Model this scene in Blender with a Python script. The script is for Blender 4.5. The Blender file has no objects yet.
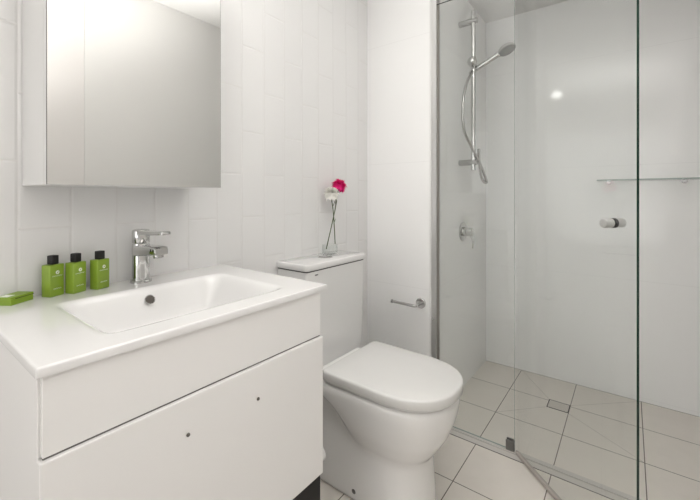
import bpy, bmesh, math, random
from mathutils import Vector, Matrix
random.seed(7)
SC = bpy.context.scene
COL = SC.collection
PI = math.pi

# ------------------------------------------------------------------ camera
cam_d = bpy.data.cameras.new('camera')
cam = bpy.data.objects.new('camera', cam_d)
COL.objects.link(cam)
cam.location = (0, 0, 1.0566)
cam.rotation_euler = (PI/2, 0, -math.radians(90-37.175))
cam_d.sensor_width = 36
cam_d.lens = 36*367.93/700
cam_d.shift_y = -(250-196.27)/700
cam_d.clip_start = 0.02
SC.camera = cam

# ------------------------------------------------------------------ world, light, exposure
W = bpy.data.worlds.new('world'); SC.world = W; W.use_nodes = True
W.node_tree.nodes['Background'].inputs[0].default_value = (1, 0.98, 0.96, 1)
W.node_tree.nodes['Background'].inputs[1].default_value = 0.6
SC.view_settings.view_transform = 'Standard'
SC.view_settings.look = 'None'
SC.view_settings.gamma = 1
SC.view_settings.use_curve_mapping = False
SC.view_settings.exposure = 0.25
CEIL = 2.17

def area(name, loc, rot, sx, sy, power, color=(1, 1, 1), shape='RECTANGLE'):
    l = bpy.data.lights.new(name, 'AREA'); l.shape = shape
    l.size = sx
    if shape == 'RECTANGLE': l.size_y = sy
    l.energy = power; l.color = color
    o = bpy.data.objects.new(name, l); COL.objects.link(o)
    o.location = loc; o.rotation_euler = rot
    return o
# unseen fill light added beyond the open rear end to brighten the room
area('added_rear_fill', (-3.2, 0.30, 1.25), (0, -PI/2, 0), 2.0, 1.8, 16, (1, 0.985, 0.98))
# unseen fill light added near the camera, bounced off the ceiling
fill_o = area('added_ceiling_fill', (0.40, 0.14, 1.20), (0, 0, 0), .3, .3, 9, (1, .99, .98))
fill_o.rotation_euler = Vector((.34, .10, .92)).to_track_quat('-Z', 'Y').to_euler(); fill_o.data.spread = math.radians(80)
fill_o = area('added_wall_fill', (0.02, 0.02, 1.35), (0, 0, 0),   .3, .3, 5.2, (1, .985, .97))  # second added fill, unseen, bounced off the upper right wall
fill_o.rotation_euler = Vector((.0, -.62, .78)).to_track_quat('-Z', 'Y').to_euler(); fill_o.data.spread = math.radians(120)
LAMPS = [(0.28, 0.625, 2.2)]

# ------------------------------------------------------------------ materials
def mat(name, col, rough=.5, metal=0, **kw):
    m = bpy.data.materials.new(name); m.use_nodes = True
    b = m.node_tree.nodes['Principled BSDF']
    b.inputs['Base Color'].default_value = (*col, 1)
    b.inputs['Roughness'].default_value = rough
    b.inputs['Metallic'].default_value = metal
    for k, v in kw.items(): b.inputs[k.replace('_', ' ')].default_value = v
    return m

class NT:
    def __init__(s, m): s.t = m.node_tree; s.b = s.t.nodes['Principled BSDF']
    def n(s, k, **kw):
        x = s.t.nodes.new(k)
        for a, v in kw.items(): setattr(x, a, v)
        return x
    def l(s, a, b): s.t.links.new(a, b)
    def m(s, op, a, b=None, c=None):
        x = s.n('ShaderNodeMath', operation=op)
        for i, v in enumerate((a, b, c)):
            if v is None: continue
            if isinstance(v, (int, float)): x.inputs[i].default_value = v
            else: s.l(v, x.inputs[i])
        return x.outputs[0]
    def pos(s):
        g = s.n('ShaderNodeNewGeometry'); sp = s.n('ShaderNodeSeparateXYZ')
        s.l(g.outputs['Position'], sp.inputs[0]); return g, sp.outputs
    def mix(s, fac, a, b):
        x = s.n('ShaderNodeMix', data_type='RGBA')
        s.l(fac, x.inputs[0])
        for i, v in ((6, a), (7, b)):
            if isinstance(v, tuple): x.inputs[i].default_value = (*v, 1)
            else: s.l(v, x.inputs[i])
        return x.outputs[2]
    def joint(s, v, off, step, half):       # 1 within `half` of off + k*step
        f = s.m('FRACT', s.m('ADD', s.m('DIVIDE', s.m('SUBTRACT', v, off), step), .5))
        d = s.m('MULTIPLY', s.m('ABSOLUTE', s.m('SUBTRACT', f, .5)), step)
        return s.m('SUBTRACT', 1, s.m('SMOOTH_MIN', s.m('DIVIDE', d, half), 1, .2)), d

def wave(nt, scale, strength, src, prev=None):
    no = nt.n('ShaderNodeTexNoise'); no.inputs['Scale'].default_value = scale; no.inputs['Detail'].default_value = 2
    nt.l(src, no.inputs['Vector'])
    b = nt.n('ShaderNodeBump'); b.inputs['Strength'].default_value = strength; b.inputs['Distance'].default_value = .01
    nt.l(no.outputs[0], b.inputs['Height'])
    if prev: nt.l(prev, b.inputs['Normal'])
    return b.outputs[0]

def tile_material():                        # tall 100 x 300 tiles in half bond
    m = mat('vertical_white_tile', (.77, .767, .758), .2); nt = NT(m)
    g, p = nt.pos()
    x, z = p[0], p[2]
    ca, d1 = nt.joint(x, .8063, .1, .0022)
    colid = nt.m('FLOOR', nt.m('DIVIDE', nt.m('SUBTRACT', x, .8063), .1))
    odd = nt.m('MODULO', nt.m('ADD', colid, 1000), 2)
    off = nt.m('ADD', .983, nt.m('MULTIPLY', odd, .1525))
    zz = nt.m('SUBTRACT', z, off)
    cb, d2 = nt.joint(zz, 0, .305, .0022)
    line = nt.m('MAXIMUM', ca, cb)
    nt.l(nt.mix(line, (.77, .767, .758), (.74, .73, .715)), nt.b.inputs['Base Color'])
    dmin = nt.m('MINIMUM', d1, d2)
    h = nt.m('MINIMUM', nt.m('DIVIDE', dmin, .005), 1)
    bp = nt.n('ShaderNodeBump'); bp.inputs['Strength'].default_value = .6; bp.inputs['Distance'].default_value = .0016
    nt.l(h, bp.inputs['Height'])
    nt.l(wave(nt, 7, .06, g.outputs['Position'], bp.outputs[0]), nt.b.inputs['Normal'])
    return m

def plain_tile():
    m = mat('large_glossy_tile', (.915, .915, .905), .09); nt = NT(m)
    g, p = nt.pos()
    a, d = nt.joint(p[2], .62, .6, .0012)
    nt.l(nt.mix(a, (.915, .915, .905), (.80, .797, .79)), nt.b.inputs['Base Color'])
    nt.l(wave(nt, 3, .03, g.outputs['Position']), nt.b.inputs['Normal'])
    return m

def floor_tile():
    m = mat('beige_floor_tile', (.5, .46, .42), .3); nt = NT(m)
    g, p = nt.pos(); x, y = p[0], p[1]
    _, a = nt.joint(x, 1.8663, .274, .0024); a = nt.m('LESS_THAN', a, .0017)
    _, b = nt.joint(y, .2354, .2852, .0024); b = nt.m('LESS_THAN', b, .0017)
    line = nt.m('MAXIMUM', a, b)
    # cuts of the shower fall, from the drain to the corners of the surrounding four tiles
    segs = [((2.152, .331), (2.4165, .5207)), ((2.152, .235), (2.4165, -.05)), ((2.068, .235), (1.8663, -.05)), ((2.068, .331), (1.8663, .5207))]
    cut = None
    for (ax, ay), (bx, by) in segs:
        L = math.hypot(bx-ax, by-ay); dx, dy = (bx-ax)/L, (by-ay)/L
        px = nt.m('SUBTRACT', x, ax); py = nt.m('SUBTRACT', y, ay)
        t = nt.m('ADD', nt.m('MULTIPLY', px, dx), nt.m('MULTIPLY', py, dy))
        d = nt.m('ABSOLUTE', nt.m('SUBTRACT', nt.m('MULTIPLY', px, dy), nt.m('MULTIPLY', py, dx)))
        ins = nt.m('MULTIPLY', nt.m('GREATER_THAN', t, 0), nt.m('LESS_THAN', t, L))
        c = nt.m('MULTIPLY', ins, nt.m('LESS_THAN', d, .0012))
        cut = c if cut is None else nt.m('MAXIMUM', cut, c)
    no = nt.n('ShaderNodeTexNoise'); no.inputs['Scale'].default_value = 14; no.inputs['Detail'].default_value = 6
    nt.l(g.outputs['Position'], no.inputs['Vector'])
    base = nt.mix(no.outputs[0], (.74, .695, .635), (.81, .765, .705))
    c1 = nt.mix(nt.m('MULTIPLY', cut, .8), base, (.36, .33, .30))
    nt.l(nt.mix(line, c1, (.13, .11, .09)), nt.b.inputs['Base Color'])
    return m

def glass_material():
    m = bpy.data.materials.new('clear_glass'); m.use_nodes = True; t = m.node_tree; t.nodes.clear()
    o = t.nodes.new('ShaderNodeOutputMaterial'); mx = t.nodes.new('ShaderNodeMixShader')
    tr = t.nodes.new('ShaderNodeBsdfTransparent'); gl = t.nodes.new('ShaderNodeBsdfGlossy')
    tr.inputs[0].default_value = (.982, .990, .986, 1); gl.inputs['Roughness'].default_value = .0
    f = t.nodes.new('ShaderNodeFresnel'); ge = t.nodes.new('ShaderNodeNewGeometry'); mr = t.nodes.new('ShaderNodeMapRange')
    mr.inputs['To Min'].default_value = 1.45; mr.inputs['To Max'].default_value = 1/1.45      # same reflectance on both faces of the pane
    t.links.new(ge.outputs['Backfacing'], mr.inputs['Value']); t.links.new(mr.outputs[0], f.inputs[0])
    t.links.new(f.outputs[0], mx.inputs[0]); t.links.new(tr.outputs[0], mx.inputs[1]); t.links.new(gl.outputs[0], mx.inputs[2])
    t.links.new(mx.outputs[0], o.inputs[0])
    return m

M = dict(
    wall=tile_material(), tile=plain_tile(), floor=floor_tile(), glass=glass_material(),
    paint=mat('white_paint', (.85, .84, .82), .6),
    ceil=mat('ceiling_paint', (.84, .83, .815), .8),
    ceramic=mat('white_ceramic', (.775, .77, .76), .06, Coat_Weight=.3),
    pan=mat('toilet_ceramic', (.86, .85, .83), .1),
    plastic=mat('seat_plastic', (.80, .795, .775), .18),
    lacquer=mat('white_lacquer', (.87, .86, .845), .22),
    cabinet=mat('cabinet_white', (.80, .797, .787), .3),
    door=mat('door_paint', (.86, .835, .815), .5),
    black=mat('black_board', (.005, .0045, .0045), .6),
    gap=mat('gap_shade_sealant', (.16, .15, .14), .7),  # dark colour for shade painted into gaps, and for the sealant
    chrome=mat('chrome', (.60, .60, .59), .06, 1),
    steel=mat('brushed_steel', (.50, .495, .485), .25, 1),
    dark=mat('dark_metal', (.10, .09, .08), .35, .8),
    edge=mat('green_glass_edge', (.006, .035, .024), .15),
    pale_edge=mat('pale_glass_edge', (.36, .42, .39), .15),
    mirror=mat('mirror_silver', (.71, .71, .695), .012, 1),
    sill=mat('sill_grey', (.62, .595, .56), .3),
    aluminium=mat('aluminium', (.74, .74, .73), .28, 1),
    seal=mat('seal_strip', (.50, .455, .42), .25),
    green=mat('green_plastic', (.24, .36, .035), .3),
    greenbox=mat('green_card', (.24, .37, .03), .45),
    cap=mat('black_cap', (.004, .003, .003), .5),
    ink=mat('white_print', (.85, .88, .80), .5),
    pink=mat('pink_petal', (.93, .012, .24), .6),
    white_petal=mat('white_petal', (.97, .96, .90), .6),
    stem=mat('green_stem', (.07, .10, .035), .6),
    satin=mat('satin_chrome', (.60, .60, .59), .42, 1),
    clamp=mat('clamp_metal', (.22, .215, .21), .3, 1),
    rubber=mat('black_rubber', (.02, .02, .02), .6),
    spray=mat('spray_face', (.34, .34, .33), .5, .3),
)
gm = M['lamp'] = bpy.data.materials.new('lamp_lens'); gm.use_nodes = True
gb = gm.node_tree.nodes['Principled BSDF']; gb.inputs['Emission Color'].default_value = (1, .97, .93, 1); gb.inputs['Emission Strength'].default_value = 12

# ------------------------------------------------------------------ mesh helpers
def BM(): return bmesh.new()

def box(bm, x0, x1, y0, y1, z0, z1, bev=0, seg=2, mi=0):
    r = bmesh.ops.create_cube(bm, size=1)
    vs = r['verts']
    bmesh.ops.scale(bm, vec=(x1-x0, y1-y0, z1-z0), verts=vs)
    bmesh.ops.translate(bm, vec=((x0+x1)/2, (y0+y1)/2, (z0+z1)/2), verts=vs)
    fs = set(f for v in vs for f in v.link_faces)
    for f in fs: f.material_index = mi
    if bev:
        es = list(set(e for v in vs for e in v.link_edges))
        bmesh.ops.bevel(bm, geom=es, offset=bev, segments=seg, affect='EDGES', profile=.5)
    return bm

def rings(bm, rs, cap0=True, cap1=True, closed=False, mi=0):
    vv = [[bm.verts.new(p) for p in r] for r in rs]
    n = len(vv[0]); m = len(vv)
    for i in range(m if closed else m-1):
        a, b = vv[i], vv[(i+1) % m]
        for j in range(n):
            f = bm.faces.new((a[j], a[(j+1) % n], b[(j+1) % n], b[j])); f.material_index = mi; f.smooth = True
    if not closed:
        if cap0: f = bm.faces.new(vv[0][::-1]); f.material_index = mi
        if cap1: f = bm.faces.new(vv[-1]); f.material_index = mi
    return bm

def frame(d):
    d = d.normalized(); u = Vector((0, 0, 1)) if abs(d.z) < .9 else Vector((1, 0, 0))
    a = d.cross(u).normalized(); return a, d.cross(a).normalized()

def lathe(bm, p0, axis, prof, n=32, mi=0):
    """prof: list of (distance along axis, radius)"""
    p0 = Vector(p0); ax = Vector(axis).normalized(); a, b = frame(ax)
    rs = [[p0+ax*t+(a*math.cos(2*PI*k/n)+b*math.sin(2*PI*k/n))*r for k in range(n)] for t, r in prof]
    return rings(bm, rs, mi=mi)

def cyl(bm, p0, p1, r, n=24, bev=0, mi=0):
    p0 = Vector(p0); p1 = Vector(p1); L = (p1-p0).length
    pr = [(0, r-bev), (bev, r), (L-bev, r), (L, r-bev)] if bev else [(0, r), (L, r)]
    return lathe(bm, p0, p1-p0, pr, n, mi)

def tube(bm, pts, r, n=12, sub=6, rr=None):
    P = [Vector(p) for p in pts]
    if sub and len(P) > 2:
        Q = [2*P[0]-P[1]]+P+[2*P[-1]-P[-2]]; out = []
        for i in range(1, len(Q)-2):
            for k in range(sub):
                t = k/sub; a, b, c, d = Q[i-1:i+3]
                out.append(.5*((2*b)+(c-a)*t+(2*a-5*b+4*c-d)*t*t+(-a+3*b-3*c+d)*t**3))
        out.append(P[-1]); P = out
    a = None; rs = []
    for i, p in enumerate(P):
        d = (P[min(i+1, len(P)-1)]-P[max(i-1, 0)]).normalized()
        if a is None: a, _ = frame(d)
        a = (a-d*a.dot(d)).normalized(); b = d.cross(a)
        R = r if rr is None else rr(i/(len(P)-1))
        rs.append([p+(a*math.cos(2*PI*k/n)+b*math.sin(2*PI*k/n))*R for k in range(n)])
    return rings(bm, rs)

def obj(name, bm, m, parent=None, loc=None, smooth=None):
    bmesh.ops.recalc_face_normals(bm, faces=bm.faces)
    me = bpy.data.meshes.new(name); bm.to_mesh(me); bm.free()
    for k in (m if isinstance(m, (list, tuple)) else [m]): me.materials.append(k)
    if smooth is not None:
        for p in me.polygons: p.use_smooth = True
        try: me.set_sharp_from_angle(angle=math.radians(smooth))
        except Exception: pass
    o = bpy.data.objects.new(name, me); COL.objects.link(o)
    if loc: o.location = loc
    if parent: o.parent = parent
    return o

def struct(name, bm, m, **k):
    o = obj(name, bm, m, **k)
    if not k.get('parent'): o['kind'] = 'structure'
    return o

def thing(name, label, cat, loc=(0, 0, 0), rz=0, group=None):
    o = bpy.data.objects.new(name, None); COL.objects.link(o)
    o.empty_display_size = .05
    o.location = loc; o.rotation_euler = (0, 0, rz)
    return tag(o, label, cat, group)

def tag(o, label, cat, group=None):
    o['label'] = label; o['category'] = cat
    if group: o['group'] = group
    return o

# ------------------------------------------------------------------ room shell
WY = 1.09; BX = 1.588; SY = .7330; CX = 2.4165; RY = -.35; LX = -.9
struct('floor', box(BM(), LX-2.6, CX+.1, RY-.1, WY+.1, -.1, 0), M['floor'])
struct('ceiling', box(BM(), LX-2.6, CX+.1, RY-.1, WY+.1, CEIL, CEIL+.1), M['ceil'])
struct('wall_left', box(BM(), LX-.1, BX, WY, WY+.1, 0, CEIL), M['wall'])
struct('wall_back', box(BM(), BX, BX+.1, SY+.1, WY+.1, 0, CEIL), M['tile'])
struct('wall_shower', box(BM(), BX, CX, SY, SY+.1, 0, CEIL), M['tile'])
struct('wall_far', box(BM(), CX, CX+.1, RY-.1, SY+.1, 0, CEIL), M['tile'])
b = box(BM(), .66, CX, RY-.1, RY, 0, CEIL); box(b, LX-.1, -.14, RY-.1, RY, 0, CEIL); box(b, -.14, .66, RY-.1, RY, 2.05, CEIL)
struct('wall_right', b, M['paint'])
# closed door in the right wall (seen in the mirror)
d = struct('door_1', box(BM(), -.139, .659, RY-.045, RY-.002, 0, 2.049, .0005), M['door'])
hb = cyl(BM(), (.58, RY-.002, 1.0), (.58, RY+.025, 1.0), .009); cyl(hb, (.585, RY+.02, 1.0), (.46, RY+.02, 1.0), .008, bev=.002)
lathe(hb, (.58, RY-.002, 1.0), (0, 1, 0), [(0, .026), (.008, .026), (.01, .022)])
obj('door_handle', hb, M['chrome'], d, smooth=35)
# white metal corner strip of the nib wall
struct('trim_1', box(BM(), BX-.0015, BX+.006, SY-.0015, SY+.006, 0, CEIL), M['ceramic'])

# ------------------------------------------------------------------ ceiling lamps
lamp_labels = ['round recessed ceiling lamp above the vanity basin']
for (x, y, p), lb in zip(LAMPS, lamp_labels):
    t = thing('ceiling_lamp', lb, 'lamp', (x, y, CEIL), 0)
    obj('bezel', lathe(BM(), (0, 0, 0), (0, 0, -1), [(0, .055), (.004, .054), (.006, .048), (.004, .044)], 40), M['lacquer'], t, smooth=40)
    obj('lens', lathe(BM(), (0, 0, -.0045), (0, 0, -1), [(0, .043), (.001, .042)], 40), M['lamp'], t)
    l = area('lamp_light', (0, 0, -.012), (0, 0, 0), .09, .09, p, (1, .98, .95), 'DISK'); l.parent = t; l.data.spread = math.radians(165)

# ------------------------------------------------------------------ vanity unit
v = thing('vanity_cabinet', 'white wall-side vanity cabinet with wide drawer front under the basin', 'cabinet', (0, 0, 0))
X0, X1, YF = .142, .7115, .644
TOP = .8139
def panel(name, a, m=M['lacquer'], bev=.0012): return obj(name, box(BM(), *a, bev), m, v)
panel('side_panel', (X0, X0+.016, YF, WY-.002, .346, TOP))
panel('side_panel', (X1-.016, X1, YF, WY-.002, .346, TOP))
panel('bottom_panel', (X0+.016, X1-.016, YF, WY-.002, .346, .362))
panel('back_panel', (X0+.016, X1-.016, WY-.014, WY-.002, .362, .70))
panel('front_rail', (X0+.003, X1-.003, YF-.011, YF-.0005, .7000, TOP-.001))
panel('gap_strip', (X0+.004, X1-.003, YF-.009, YF-.0005, .694, .6999), M['gap'], 0)['label'] = 'dark strip painted as the shade in the gap above the drawer'  # filler strip carries the shade of this gap in its colour
dr = panel('drawer', (X0-.001, X1+.001, YF-.017, YF-.0005, .3455, .697), bev=.002)
for px, pz in ((.3485, .631), (.504, .627)):
    hb = lathe(BM(), (px, YF-.0168, pz), (0, -1, 0), [(-.004, .0022), (0, .0035), (.002, .0033), (.0035, .0018)], 16)
    k = obj('handle_screw', hb, M['dark'], dr, smooth=40); k['label'] = 'small dark screw where the handle is missing'
    k.location = (0, 0, 0)
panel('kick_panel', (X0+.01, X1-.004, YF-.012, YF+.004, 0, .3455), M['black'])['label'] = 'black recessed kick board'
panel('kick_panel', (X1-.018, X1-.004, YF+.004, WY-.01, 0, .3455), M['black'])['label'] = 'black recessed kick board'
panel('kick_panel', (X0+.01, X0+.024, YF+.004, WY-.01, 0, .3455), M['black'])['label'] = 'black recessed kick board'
obj('side_cap', lathe(BM(), (X1-.001, YF+.018, .370), (1, 0, 0), [(0, .0225), (.026, .0225), (.031, .018), (.0335, .010), (.0345, .001)], 28), M['ceramic'], v, smooth=50)

# basin: one ceramic slab with a sunk rectangular bowl
def basin():
    bm = BM(); x0, x1, y0, y1, zt, zb = .1365, .7270, .6254, WY-.001, .8279, .8139
    bx0, bx1, by0, by1 = .236, .640, .684, .972
    nx, ny = 96, 76
    def sm(t): t = max(0, min(1, t)); return t*t*(3-2*t)
    def depth(x, y):
        dl = (x-bx0)/.085; dr_ = (bx1-x)/.075; df = (y-by0)/.040; db = (by1-y)/.045
        k = 1
        for q in (dl, dr_, df, db):
            if q <= 0: return 0
            k *= sm(q)
        lip = min(1, min(x-bx0, bx1-x, y-by0, by1-y)/.006)
        return k*(.088)
    xs = sorted(set([x0+(x1-x0)*i/nx for i in range(nx+1)])); ys = [y0+(y1-y0)*j/ny for j in range(ny+1)]
    def rim(x, y):
        e = min(x-x0, x1-x, y-y0)
        r = .003
        return -(r-math.sqrt(max(0, r*r-(r-e)**2))) if e < r else 0
    xs = [x0, x0+.001, x0+.003]+xs[1:-1]+[x1-.003, x1-.001, x1]; ys = [y0, y0+.001, y0+.003]+ys[1:]
    g = [[bm.verts.new((x, y, zt-depth(x, y)+rim(x, y))) for y in ys] for x in xs]
    h = [[bm.verts.new((x, y, min(zb, zt-depth(x, y)-.009))) for y in ys] for x in xs]
    for i in range(len(xs)-1):
        for j in range(len(ys)-1):
            bm.faces.new((g[i][j], g[i+1][j], g[i+1][j+1], g[i][j+1])); bm.faces.new((h[i][j], h[i][j+1], h[i+1][j+1], h[i+1][j]))
    N, K = len(xs)-1, len(ys)-1
    for i in range(N):
        bm.faces.new((g[i][0], h[i][0], h[i+1][0], g[i+1][0])); bm.faces.new((g[i][K], g[i+1][K], h[i+1][K], h[i][K]))
    for j in range(K):
        bm.faces.new((g[0][j], g[0][j+1], h[0][j+1], h[0][j])); bm.faces.new((g[N][j], h[N][j], h[N][j+1], g[N][j+1]))
    return bm
bt = thing('vanity_basin', 'white ceramic basin top with sunk rectangular bowl on the vanity cabinet', 'basin', (0, 0, 0))
obj('bowl', basin(), M['ceramic'], bt, smooth=50)
ob_ = obj('overflow_ring', lathe(BM(), (.4290, .952, .7985), (0, -.86, .5), [(0, .0125), (.003, .0125), (.004, .0118), (.003, .0105), (0.0005, .0105)], 32), M['chrome'], bt, smooth=40)
obj('overflow_hole', lathe(BM(), (.4290, .952, .7985), (0, -.86, .5), [(0, .0104), (.0022, .0104)], 32), M['dark'], ob_)  # dark disc paints the shade inside the overflow
db = lathe(BM(), (.44, .85, .7382), (0, 0, 1), [(0, .03), (.0025, .03), (.0045, .026), (.0045, .012)], 36)
obj('drain_plug', db, M['chrome'], bt, smooth=40)

# ------------------------------------------------------------------ mixer tap on the basin
t = thing('basin_tap', 'chrome single-lever mixer tap standing on the basin', 'tap', (.4475, 1.043, .8279))
obj('base_ring', lathe(BM(), (0, 0, 0), (0, 0, 1), [(0, .0262), (.003, .0262), (.006, .0235), (.006, .02)], 40), M['chrome'], t, smooth=40)
obj('body', lathe(BM(), (0, 0, .005), (0, 0, 1), [(0, .0215), (.05, .0213), (.09, .0213), (.098, .0205)], 40), M['chrome'], t, smooth=40)
def sweep_box(bm, secs, bev=0):
    """secs: (y, zc, half width, half height)"""
    rs = []
    for y, z, w, h in secs:
        c = min(w, h)*.45; r = []
        for sx, sz, a0 in ((1, 1, 0), (-1, 1, 90), (-1, -1, 180), (1, -1, 270)):
            for k in range(5):
                a = math.radians(a0+22.5*k); r.append(Vector((sx*(w-c)+c*math.cos(a), y, z+sz*(h-c)+c*math.sin(a))))
        rs.append(r)
    return rings(bm, rs)
obj('spout', sweep_box(BM(), [(.004, .083, .021, .015), (-.02, .086, .021, .014), (-.06, .089, .020, .0125), (-.09, .091, .0185, .011), (-.110, .092, .0175, .010), (-.115, .0905, .015, .008)]), M['chrome'], t, smooth=50)
ab = lathe(BM(), (0, -.096, .085), (0, -.25, -1), [(0, .0125), (.008, .0125), (.012, .0115), (.012, .009)], 28)
obj('aerator', ab, M['steel'], t, smooth=40)
obj('lever_hub', lathe(BM(), (0, 0, .1045), (0, 0, 1), [(0, .0205), (.002, .0215), (.030, .0215), (.034, .020), (.036, .016)], 40), M['chrome'], t, smooth=35)
obj('lever', sweep_box(BM(), [(-.005, .131, .017, .0055), (-.03, .133, .0155, .0055), (-.08, .1345, .0135, .0045), (-.115, .1365, .0125, .0042), (-.136, .1375, .0115, .0038), (-.138, .1375, .0095, .0025)]), M['chrome'], t, smooth=50)

# ------------------------------------------------------------------ bottles and soap
def bottle(label, x, y, rz):
    t = thing('toiletry_bottle', label, 'bottle', (x, y, .8279), rz, 'green toiletry bottles on the basin')
    W_, D_, H_ = .0168, .0125, .0725
    obj('bottle_body', box(BM(), -W_, W_, -D_, D_, 0, H_, .0022, 3), M['green'], t, smooth=40)
    obj('bottle_cap', box(BM(), -.0080, .0080, -.0078, .0078, H_, H_+.0205, .0018, 3), M['cap'], t, smooth=40)
    # printed front: white round leaf emblem and two rows of tiny lettering
    lb = lathe(BM(), (0, -D_-.0004, .0545), (0, -1, 0), [(0, .0043), (.0002, .0043)], 24)
    e = obj('emblem', lb, M['ink'], t)
    lf = BM()
    pts = [(-.0016, -.0022), (-.0004, -.0018), (.0012, -.0004), (.0019, .0022), (0, .0014), (-.0013, .0002)]
    lf.faces.new([lf.verts.new((a, -D_-.00085, .0545+c)) for a, c in pts]); obj('leaf_mark', lf, M['green'], e)
    for z, n, wd, hh in ((.0465, 12, .0118, .0010), (.0178, 9, .0095, .0012)):
        tb = BM(); rnd = random.Random(n)
        for i in range(n):
            cx = -wd+2*wd*(i+.5)/n; q = wd/n*.72
            box(tb, cx-q, cx-q*.45, -D_-.0005, -D_-.0002, z-hh, z+hh)
            box(tb, cx-q, cx+q, -D_-.0005, -D_-.0002, (z+hh*.6) if i % 2 else z-hh, (z+hh) if i % 2 else z-hh*.6)
        obj('lettering', tb, M['ink'], t)
bottle('leftmost green bottle, closest to the soap box', .2615, 1.056, math.radians(26))
bottle('green bottle in the middle of the three on the basin', .3040, 1.051, math.radians(26))
bottle('green bottle standing nearest the chrome tap', .3535, 1.050, math.radians(24))
t = thing('soap_box', 'flat green soap box lying on the left end of the basin', 'box', (.184, 1.026, .8279), math.radians(35))
obj('tray', box(BM(), 0, .052, 0, .036, 0, .0125, .001), M['greenbox'], t)
obj('lid', box(BM(), -.0005, .0525, -.0005, .0365, .0128, .017, .001), M['greenbox'], t)
k = obj('lid_slit', box(BM(), .010, .0528, -.0009, .0367, .0122, .0132), M['cap'], t); k['label'] = 'dark strip painted as the shade in the slit under the lid'  # black strip stands in for the shade of the lid opening
k = obj('printed_label', box(BM(), .004, .022, .012, .032, .017, .0172), M['ink'], t); k['label'] = 'white printed mark'

# ------------------------------------------------------------------ mirror cabinet
t = thing('mirror_cabinet', 'white wall cabinet with mirrored door above the basin', 'cabinet', (0, 0, 0))
mx0, mx1, my, mz0, mz1 = .2143, .5973, .9044, 1.080, 1.85
obj('cabinet_body', box(BM(), mx0, mx1, my+.0215, WY-.001, mz0, mz1, .001), M['cabinet'], t)
obj('cabinet_gap', box(BM(), mx0+.006, mx1-.006, my+.018, my+.0215, mz0+.006, mz1-.006), M['gap'], t)  # dark layer painted as the shade between body and mirror door
dd = obj('mirror_door', box(BM(), mx0, mx1, my+.0035, my+.018, mz0, mz1, .0006), M['cabinet'], t)
obj('mirror_glass', box(BM(), mx0+.0005, mx1-.0005, my, my+.0034, mz0+.0005, mz1-.0005), M['mirror'], dd)
k = obj('glass_edge', box(BM(), mx0-.0001, mx0+.0004, my+.0001, my+.0034, mz0, mz1), M['dark'], dd)
k = obj('glass_edge', box(BM(), mx1-.0004, mx1+.0001, my-.0001, my+.0034, mz0, mz1), M['dark'], dd)

# ------------------------------------------------------------------ toilet
t = thing('toilet', 'white close-coupled toilet with closed seat lid beside the vanity', 'toilet', (0, 0, 0))
tcx = 1.140
def dshape(hw, yf, yb, z, rc=.02, n=40, sq=2.3, cx=tcx):
    """rounded front facing -y, straight back"""
    L = min((yb-yf)*.7, hw*1.18); ys = yf+L; r = []
    for k in range(n+1):
        a = PI+PI*k/n; c, s = math.cos(a), math.sin(a)
        r.append(Vector((cx+hw*math.copysign(abs(c)**(2/sq), c), ys+L*math.copysign(abs(s)**(2/sq), s), z)))
    rc = min(rc, (yb-ys)*.9, hw*.95)
    for f in (.33, .66): r.append(Vector((cx+hw, ys+(yb-rc-ys)*f, z)))
    for k in range(7): a = PI/2*k/6; r.append(Vector((cx+hw-rc+rc*math.cos(a), yb-rc+rc*math.sin(a), z)))
    for k in range(7): a = PI/2+PI/2*k/6; r.append(Vector((cx-hw+rc+rc*math.cos(a), yb-rc+rc*math.sin(a), z)))
    for f in (.66, .33): r.append(Vector((cx-hw, ys+(yb-rc-ys)*f, z)))
    return r
pb = BM()
rings(pb, [dshape(*q) for q in ((.122, .520, 1.085, 0.0), (.121, .522, 1.085, .05), (.117, .528, 1.085, .14), (.113, .535, 1.085, .22), (.112, .54, 1.085, .30), (.118, .54, 1.085, .36), (.125, .55, 1.085, .395))])
rings(pb, [dshape(*q) for q in ((.06, .60, .76, .135, .06), (.095, .545, .80, .165, .09), (.126, .503, .83, .215, .11), (.147, .472, .86, .265, .13), (.160, .453, .90, .315, .13), (.166, .443, .96, .353, .12), (.168, .440, 1.085, .379), (.168, .440, 1.085, .396), (.165, .442, 1.085, .4005))])
pan = obj('pan', pb, M['pan'], t)
rm = pan.modifiers.new('r', 'REMESH'); rm.mode = 'VOXEL'; rm.voxel_size = .008; rm.use_smooth_shade = True
sm_ = pan.modifiers.new('s', 'SMOOTH'); sm_.iterations = 16; sm_.factor = .6
bb = lathe(BM(), (tcx-.1170, .757, .038), (-1, 0, .05), [(-.006, .0095), (.003, .0095), (.005, .0075), (.0065, .003)], 20)
obj('fixing_bolt', bb, M['clamp'], t, smooth=40)
def slab(hw, yf, yb, z0, z1, r=.006):
    rs = [dshape(hw-r*.6, yf+r*.6, yb-r*.3, z0), dshape(hw, yf, yb, z0+r*.5), dshape(hw, yf, yb, z1-r)]
    for k in range(1, 5):
        a = PI/2*k/4; rs.append(dshape(hw-r*(1-math.cos(a)), yf+r*(1-math.cos(a)), yb-r*(1-math.cos(a)), z1-r+r*math.sin(a)))
    rs.append(dshape(hw-.06, yf+.07, yb-.06, z1+.0015))
    return rings(BM(), rs)
obj('seat', slab(.159, .445, .862, .4005, .4080, .002), M['plastic'], t, smooth=40)
obj('seat_lid', slab(.171, .430, .866, .4100, .4445, .007), M['plastic'], t, smooth=60)
for sx in (-.075, .075):
    obj('seat_hinge', cyl(BM(), (tcx+sx-.022, .873, .424), (tcx+sx+.022, .873, .424), .0095, bev=.002), M['plastic'], t, smooth=40)
c0, c1 = .9650, 1.3395
cb = BM()
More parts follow.
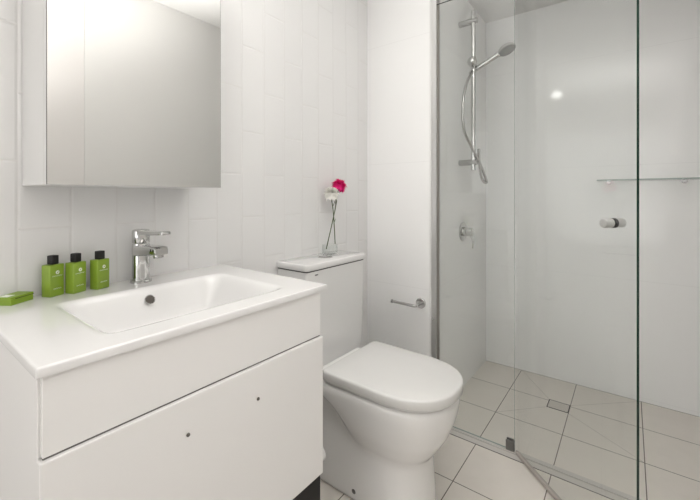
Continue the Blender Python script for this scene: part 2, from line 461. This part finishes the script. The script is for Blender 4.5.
def rrect(x0, x1, y0, y1, z, r=.012):
    o = []
    for cx, cy, a0 in ((x1-r, y1-.004, 0), (x0+r, y1-.004, 90), (x0+r, y0+r, 180), (x1-r, y0+r, 270)):
        rr = r if a0 >= 180 else .004; cx = (x1-rr if a0 in (0, 270) else x0+rr); cy = y1-rr if a0 < 180 else y0+rr
        for k in range(7):
            a = math.radians(a0+15*k); o.append(Vector((cx+rr*math.cos(a), cy+rr*math.sin(a), z)))
    return o
rings(cb, [rrect(c0+.012, c1-.012, .940, WY-.001, .400), rrect(c0+.008, c1-.008, .936, WY-.001, .47), rrect(c0+.003, c1-.003, .932, WY-.001, .76), rrect(c0+.003, c1-.003, .932, WY-.001, .7765)])
cs = obj('cistern', cb, M['ceramic'], t, smooth=40)
k = obj('cistern_gap', rings(BM(), [rrect(c0+.0035, c1-.0035, .9325, WY-.001, .7765), rrect(c0+.0035, c1-.0035, .9325, WY-.001, .7815)]), M['black'], t)  # black filler paints the shade between cistern and lid
k['label'] = 'black band painted as the shade under the cistern lid'
lb = BM()
rings(lb, [rrect(c0-.001, c1+.001, .928, WY-.001, .7815), rrect(c0-.002, c1+.002, .927, WY-.001, .784), rrect(c0-.002, c1+.002, .927, WY-.001, .8005), rrect(c0, c1, .929, WY-.002, .8040), rrect(c0+.004, c1-.004, .933, WY-.006, .8055)])
obj('cistern_lid', lb, M['ceramic'], t, smooth=50)
fb = obj('flush_plate', lathe(BM(), (1.150, 1.000, .8054), (0, 0, 1), [(0, .031), (.0025, .031), (.004, .029), (.0035, .027)], 40), M['steel'], t, smooth=40)
for sx in (-1, 1):
    h = BM(); r = []
    for z, s in ((.8085, 1), (.8115, 1), (.8125, .92)):
        q = [Vector((1.150+sx*.0012+sx*.0245*s*math.sin(PI*k/14), 1.000-.0245*s*math.cos(PI*k/14), z)) for k in range(15)]
        r.append(q)
    rings(h, r); obj('flush_button', h, M['chrome'], fb, smooth=40)
k = obj('maker_mark', box(BM(), 1.012, 1.030, .9312, .9325, .7600, .7645, .0004), M['steel'], t); k['label'] = 'tiny grey mark on the cistern front'

# ------------------------------------------------------------------ flowers
vb = lathe(BM(), (1.238, 1.050, .8056), (0, 0, 1), [(0, .031), (.002, .033), (.040, .033), (.040, .032), (.004, .032), (.0035, .02)], 40)
tag(obj('glass_vase', vb, M['glass'], smooth=40), 'small clear glass vase on the cistern lid holding two flowers', 'vase')

def carnation(name, label, base, top, bend, m, R, tilt, seed, bud=None):
    rnd = random.Random(seed)
    base = Vector(base); top = Vector(top)
    t = thing(name, label, 'flower', base)
    rel = top-base
    obj('stem', tube(BM(), [(0, 0, 0), rel*.35+Vector(bend)*.7, rel*.7+Vector(bend), rel], .0021, 10, 6), M['stem'], t, smooth=60)
    ax = Vector(tilt).normalized(); a, b = frame(ax)
    obj('calyx', lathe(BM(), rel-ax*.002, ax, [(0, .002), (.004, .004), (.013, .0055), (.017, .0085)], 14), M['stem'], t, smooth=60)
    pb = BM(); C0 = rel+ax*.012
    for layer in range(15):                 # ruffled cups, from the spread outer one to the tight inner one
        ncol = 72; f = layer/14
        th0 = math.radians(122-116*f)        # how far the cup opens from the stem axis
        ph = rnd.random()*6; rows = []; rs_ = rnd.uniform(.82, 1.04)
        for i in range(8):
            s = i/7; row = []
            for k in range(ncol):
                th = 2*PI*k/ncol
                ruff = math.sin(th*9+ph+layer)*.5+math.sin(th*16+ph*2)*.3+rnd.uniform(-.25, .25)
                ang = th0*(.35+.65*s)+ruff*.30*s
                rr = R*s*(1.0+.24*ruff*s)*(.93+.05*f)*rs_
                row.append(pb.verts.new(C0+ax*(rr*math.cos(ang)*.95)+(a*math.cos(th)+b*math.sin(th))*(rr*math.sin(ang)+.0008)))
            rows.append(row)
        for i in range(7):
            for k in range(ncol):
                fc = pb.faces.new((rows[i][k], rows[i][(k+1) % ncol], rows[i+1][(k+1) % ncol], rows[i+1][k])); fc.smooth = True
    obj('petals', pb, m, t)
    # two slim node leaves
    for q, sg in ((.45, 1), (.72, -1)):
        p = rel*q+Vector(bend)*(.8 if q < .6 else 1); lf = BM(); r = []
        for s in range(6):
            u = s/5; w = .0022*math.sin(PI*(.15+.85*u))+.0002
            c = p+Vector((sg*.008*u, -.004*u, .026*u-.006*u*u))
            r.append([c+Vector((w, 0, 0)), c+Vector((0, .0006, 0)), c-Vector((w, 0, 0)), c-Vector((0, .0006, 0))])
        rings(lf, r); obj('leaf', lf, M['stem'], t)
    if bud:
        bd = Vector(bud)-base
        obj('side_stem', tube(BM(), [rel*.8+Vector(bend)*.8, (rel*.8+bd)/2+Vector((.001, 0, -.004)), bd], .0013, 8, 4), M['stem'], t, smooth=60)
        obj('bud', lathe(BM(), bd-Vector((0, 0, .004)), (0, 0, 1), [(0, .002), (.006, .0055), (.012, .0075), (.018, .0085), (.022, .006), (.024, .002)], 16), m, t, smooth=60)
    return t
carnation('pink_carnation', 'bright pink carnation leaning above the white one over the cistern', (1.2080, 1.045, .828), (1.2900, 1.045, 1.088), (.006, 0, .0), M['pink'], .034, (.30, -.12, 1), 3)
carnation('white_carnation', 'white carnation with a small side bud over the cistern', (1.2600, 1.038, .846), (1.2330, 1.038, 1.052), (.004, -.001, 0), M['white_petal'], .033, (-.12, -.12, 1), 8, bud=(1.2640, 1.036, 1.050))

# ------------------------------------------------------------------ paper holder on the back wall
t = thing('paper_holder', 'empty chrome toilet paper holder on the wall right of the toilet', 'holder', (0, 0, 0))
py, pz = .782, .553
obj('rosette', lathe(BM(), (BX-.0005, py, pz), (-1, 0, 0), [(0, .024), (.008, .024), (.010, .022), (.010, .012)], 36), M['chrome'], t, smooth=40)
obj('arm', tube(BM(), [(BX-.006, py, pz), (BX-.04, py, pz-.001), (BX-.055, py, pz-.001), (BX-.062, py+.008, pz-.001), (BX-.063, py+.03, pz), (BX-.063, py+.121, pz+.002)], .0065, 16, 6), M['chrome'], t, smooth=60)
obj('end_stop', lathe(BM(), (BX-.063, py+.121, pz+.002), (0, 1, 0), [(-.002, .009), (.004, .009), (.005, .007)], 20), M['chrome'], t, smooth=40)

# ------------------------------------------------------------------ shower screen
XG = 1.6215
GT = 1.955
s = thing('shower_screen', 'fixed clear glass shower panel in a chrome wall channel', 'shower screen', (0, 0, 0))
k = obj('glass_panel', box(BM(), XG-.004, XG+.004, .376, SY-.012, .006, GT), [M['glass'], M['pale_edge'], M['edge']], s)
for p in k.data.polygons:
    if p.normal.z > .5: p.material_index = 2
    elif abs(p.normal.y) > .5 or p.normal.z < -.5: p.material_index = 1
b = BM()
box(b, BX+.001, BX+.0045, SY-.026, SY-.0005, 0, 2.03); box(b, BX+.0385, BX+.042, SY-.026, SY-.0005, 0, 2.03); box(b, BX+.001, BX+.042, SY-.004, SY-.0005, 0, 2.03)
obj('wall_channel', b, M['aluminium'], s)
obj('channel_seal', box(BM(), XG+.0045, XG+.0065, SY-.0245, SY-.005, 0, GT), M['seal'], s)
obj('channel_clip', cyl(BM(), (BX+.0011, SY-.012, .49), (BX-.002, SY-.012, .49), .005, bev=.001), M['steel'], s, smooth=40)
# door, swung open about its hinge edge
hx, hy = 1.615, .371
t = thing('shower_door', 'clear glass shower door standing open with dark green free edge', 'door', (hx, hy, 0), math.atan2(-.72, -.69))
DW = .540
k = obj('glass_panel', box(BM(), .006, DW, -.004, .004, .016, GT), [M['glass'], M['edge']], t)
for p in k.data.polygons:
    if abs(p.normal.z) > .5 or p.normal.x > .5: p.material_index = 1
obj('bottom_seal', box(BM(), .010, DW-.004, -.0065, .0065, .003, .018, .002), M['seal'], t)
kb = BM()
for sg in (-1, 1):
    lathe(kb, (.463, sg*.0048, .980), (0, sg, 0), [(0, .0135), (.024, .0135), (.0275, .012), (.0285, .008)], 28)
kn = obj('knob', kb, M['aluminium'], t, smooth=35)
obj('knob_gasket', lathe(BM(), (.463, -.0064, .98), (0, 1, 0), [(0, .0139), (.0016, .0142), (.0112, .0142), (.0128, .0139)], 28), M['rubber'], kn, smooth=40)
hb = box(BM(), XG-.0115, XG-.0045, .381, .409, .004, .046, .0015); box(hb, XG+.0045, XG+.0115, .381, .409, .004, .046, .0015)
box(hb, XG-.009, XG+.009, .376, .386, .003, .044, .0015)
obj('hinge_clamp', hb, M['clamp'], s)
# threshold angle under the screen
b = box(BM(), 1.606, 1.628, RY+.001, SY-.028, 0, .005, .0008)
box(b, 1.574, 1.606, RY+.001, SY-.002, 0, .0015)
th_ = tag(obj('threshold_strip', b, M['sill']), 'flat grey threshold strip on the floor under the shower screen', 'threshold')

for xa in (1.5715, 1.6050):
    k = obj('sealant_line', box(BM(), xa, xa+.0025, RY+.001, SY-.003, 0, .0017), M['gap'], th_); k['label'] = 'thin dark sealant line'

# ------------------------------------------------------------------ shower fittings
RX = 1.944
t = thing('shower_rail', 'chrome vertical shower rail with two wall brackets', 'shower rail', (0, 0, 0))
ry = .656
obj('rail', cyl(BM(), (RX, ry, 1.193), (RX, ry, 2.038), .0125, bev=.002), M['chrome'], t, smooth=40)
for z in (1.236, 1.982):
    bk = cyl(BM(), (RX, SY-.001, z), (RX, ry-.020, z), .0155, bev=.0015)
    obj('wall_bracket', bk, M['steel'], t, smooth=40)
sl = lathe(BM(), (RX-.0, ry, 1.742), (0, 0, 1), [(0, .015), (.003, .0175), (.03, .0175), (.033, .015)], 28)
o = obj('slider', sl, M['chrome'], t, smooth=40)
kb = BM(); bmesh.ops.create_icosphere(kb, subdivisions=3, radius=.025, matrix=Matrix.Translation((RX-.036, ry-.006, 1.757)))
obj('slider_knob', kb, M['chrome'], o, smooth=180)
# handset
h0 = Vector((RX+.008, ry-.026, 1.735)); h1 = Vector((RX+.010, ry-.130, 1.783))
t = thing('hand_shower', 'chrome hand shower with round head held on the rail', 'shower head', tuple(h0))
ax = (h1-h0).normalized(); L = (h1-h0).length
obj('handle', lathe(BM(), ax*-.03, ax, [(0, .010), (.004, .013), (.03, .0135), (.08, .012), (L+.03, .0135)], 24), M['chrome'], t, smooth=50)
fn = Vector((-.12, -.40, -.90)).normalized()
hc = (h1-h0)+ax*.038
obj('head', lathe(BM(), hc-fn*.018, fn, [(0, .012), (.004, .030), (.012, .041), (.020, .0445), (.026, .0445), (.0275, .042)], 40), M['satin'], t, smooth=50)
obj('spray_plate', lathe(BM(), hc-fn*.018, fn, [(.0268, .041), (.029, .039)], 40), M['spray'], t, smooth=40)
fx = Vector(tuple(h0-ax*.03))
K_ = 1.0234
HP = [(1.8767, .64, 1.6923), (1.7898, .64, 1.6048), (1.7487, .64, 1.4982), (1.7622, .64, 1.3792), (1.8325, .63, 1.3089), (1.9544, .62, 1.2165), (2.0174, .61, 1.1336), (1.987, .625, 1.1494), (1.93, .62, 1.225), (1.905, .615, 1.30)]
hose = [fx, fx-ax*.02]+[(x*K_, y*K_, 1.0566+(z-1.0566)*K_) for x, y, z in HP]
hs = tube(BM(), hose, .0075, 12, 10)
tag(obj('shower_hose', hs, M['steel'], smooth=60), 'silver shower hose hanging in a loop beside the rail', 'hose')
# shower mixer valve
mxx, mz_ = 1.992, .862
t = thing('shower_mixer', 'chrome shower mixer valve with lever on the shower wall', 'tap', (mxx, SY, mz_))
obj('wall_plate', lathe(BM(), (0, -.0005, 0), (0, -1, 0), [(0, .052), (.004, .052), (.007, .048), (.008, .03)], 40), M['chrome'], t, smooth=40)
obj('valve_body', lathe(BM(), (0, -.005, 0), (0, -1, 0), [(0, .026), (.02, .026), (.022, .0235), (.050, .0235), (.054, .020)], 32), M['chrome'], t, smooth=35)
obj('lever', tube(BM(), [(0, -.042, -.015), (0, -.055, -.035), (.0, -.060, -.06), (0, -.058, -.088)], .0062, 12, 5, rr=lambda u: .0068-.0018*u), M['chrome'], t, smooth=60)

# glass shelf on the far wall
t = thing('glass_shelf', 'long clear glass shelf on the far shower wall', 'shelf', (0, 0, 0))
k = obj('glass_plate', box(BM(), CX-.115, CX-.001, RY+.03, .134, 1.137, 1.143), [M['glass'], M['pale_edge']], t)
for p in k.data.polygons:
    if abs(p.normal.z) < .5: p.material_index = 1
for y in (.085, -.215):
    bk = cyl(BM(), (CX-.0005, y, 1.130), (CX-.028, y, 1.130), .0085, bev=.001)
    cyl(bk, (CX-.020, y, 1.1365), (CX-.020, y, 1.122), .006); cyl(bk, (CX-.0005, y, 1.133), (CX-.006, y, 1.133), .012)
    obj('shelf_bracket', bk, M['steel'], t, smooth=40)

# floor drain: square tile insert in a steel frame
t = thing('floor_drain', 'small rectangular floor drain with dark rim in the shower floor', 'drain', (2.110, .283, 0))
b = BM(); a_, c_, w_ = .042, .048, .0045
box(b, -a_, a_, -c_, -c_+w_, 0, .0015); box(b, -a_, a_, c_-w_, c_, 0, .0015); box(b, -a_, -a_+w_, -c_+w_, c_-w_, 0, .0015); box(b, a_-w_, a_, -c_+w_, c_-w_, 0, .0015)
obj('drain_rim', b, M['cap'], t)
obj('drain_insert', box(BM(), -a_+w_, a_-w_, -c_+w_, c_-w_, 0, .0012), mat('drain_tile', (.62, .58, .53), .3), t)
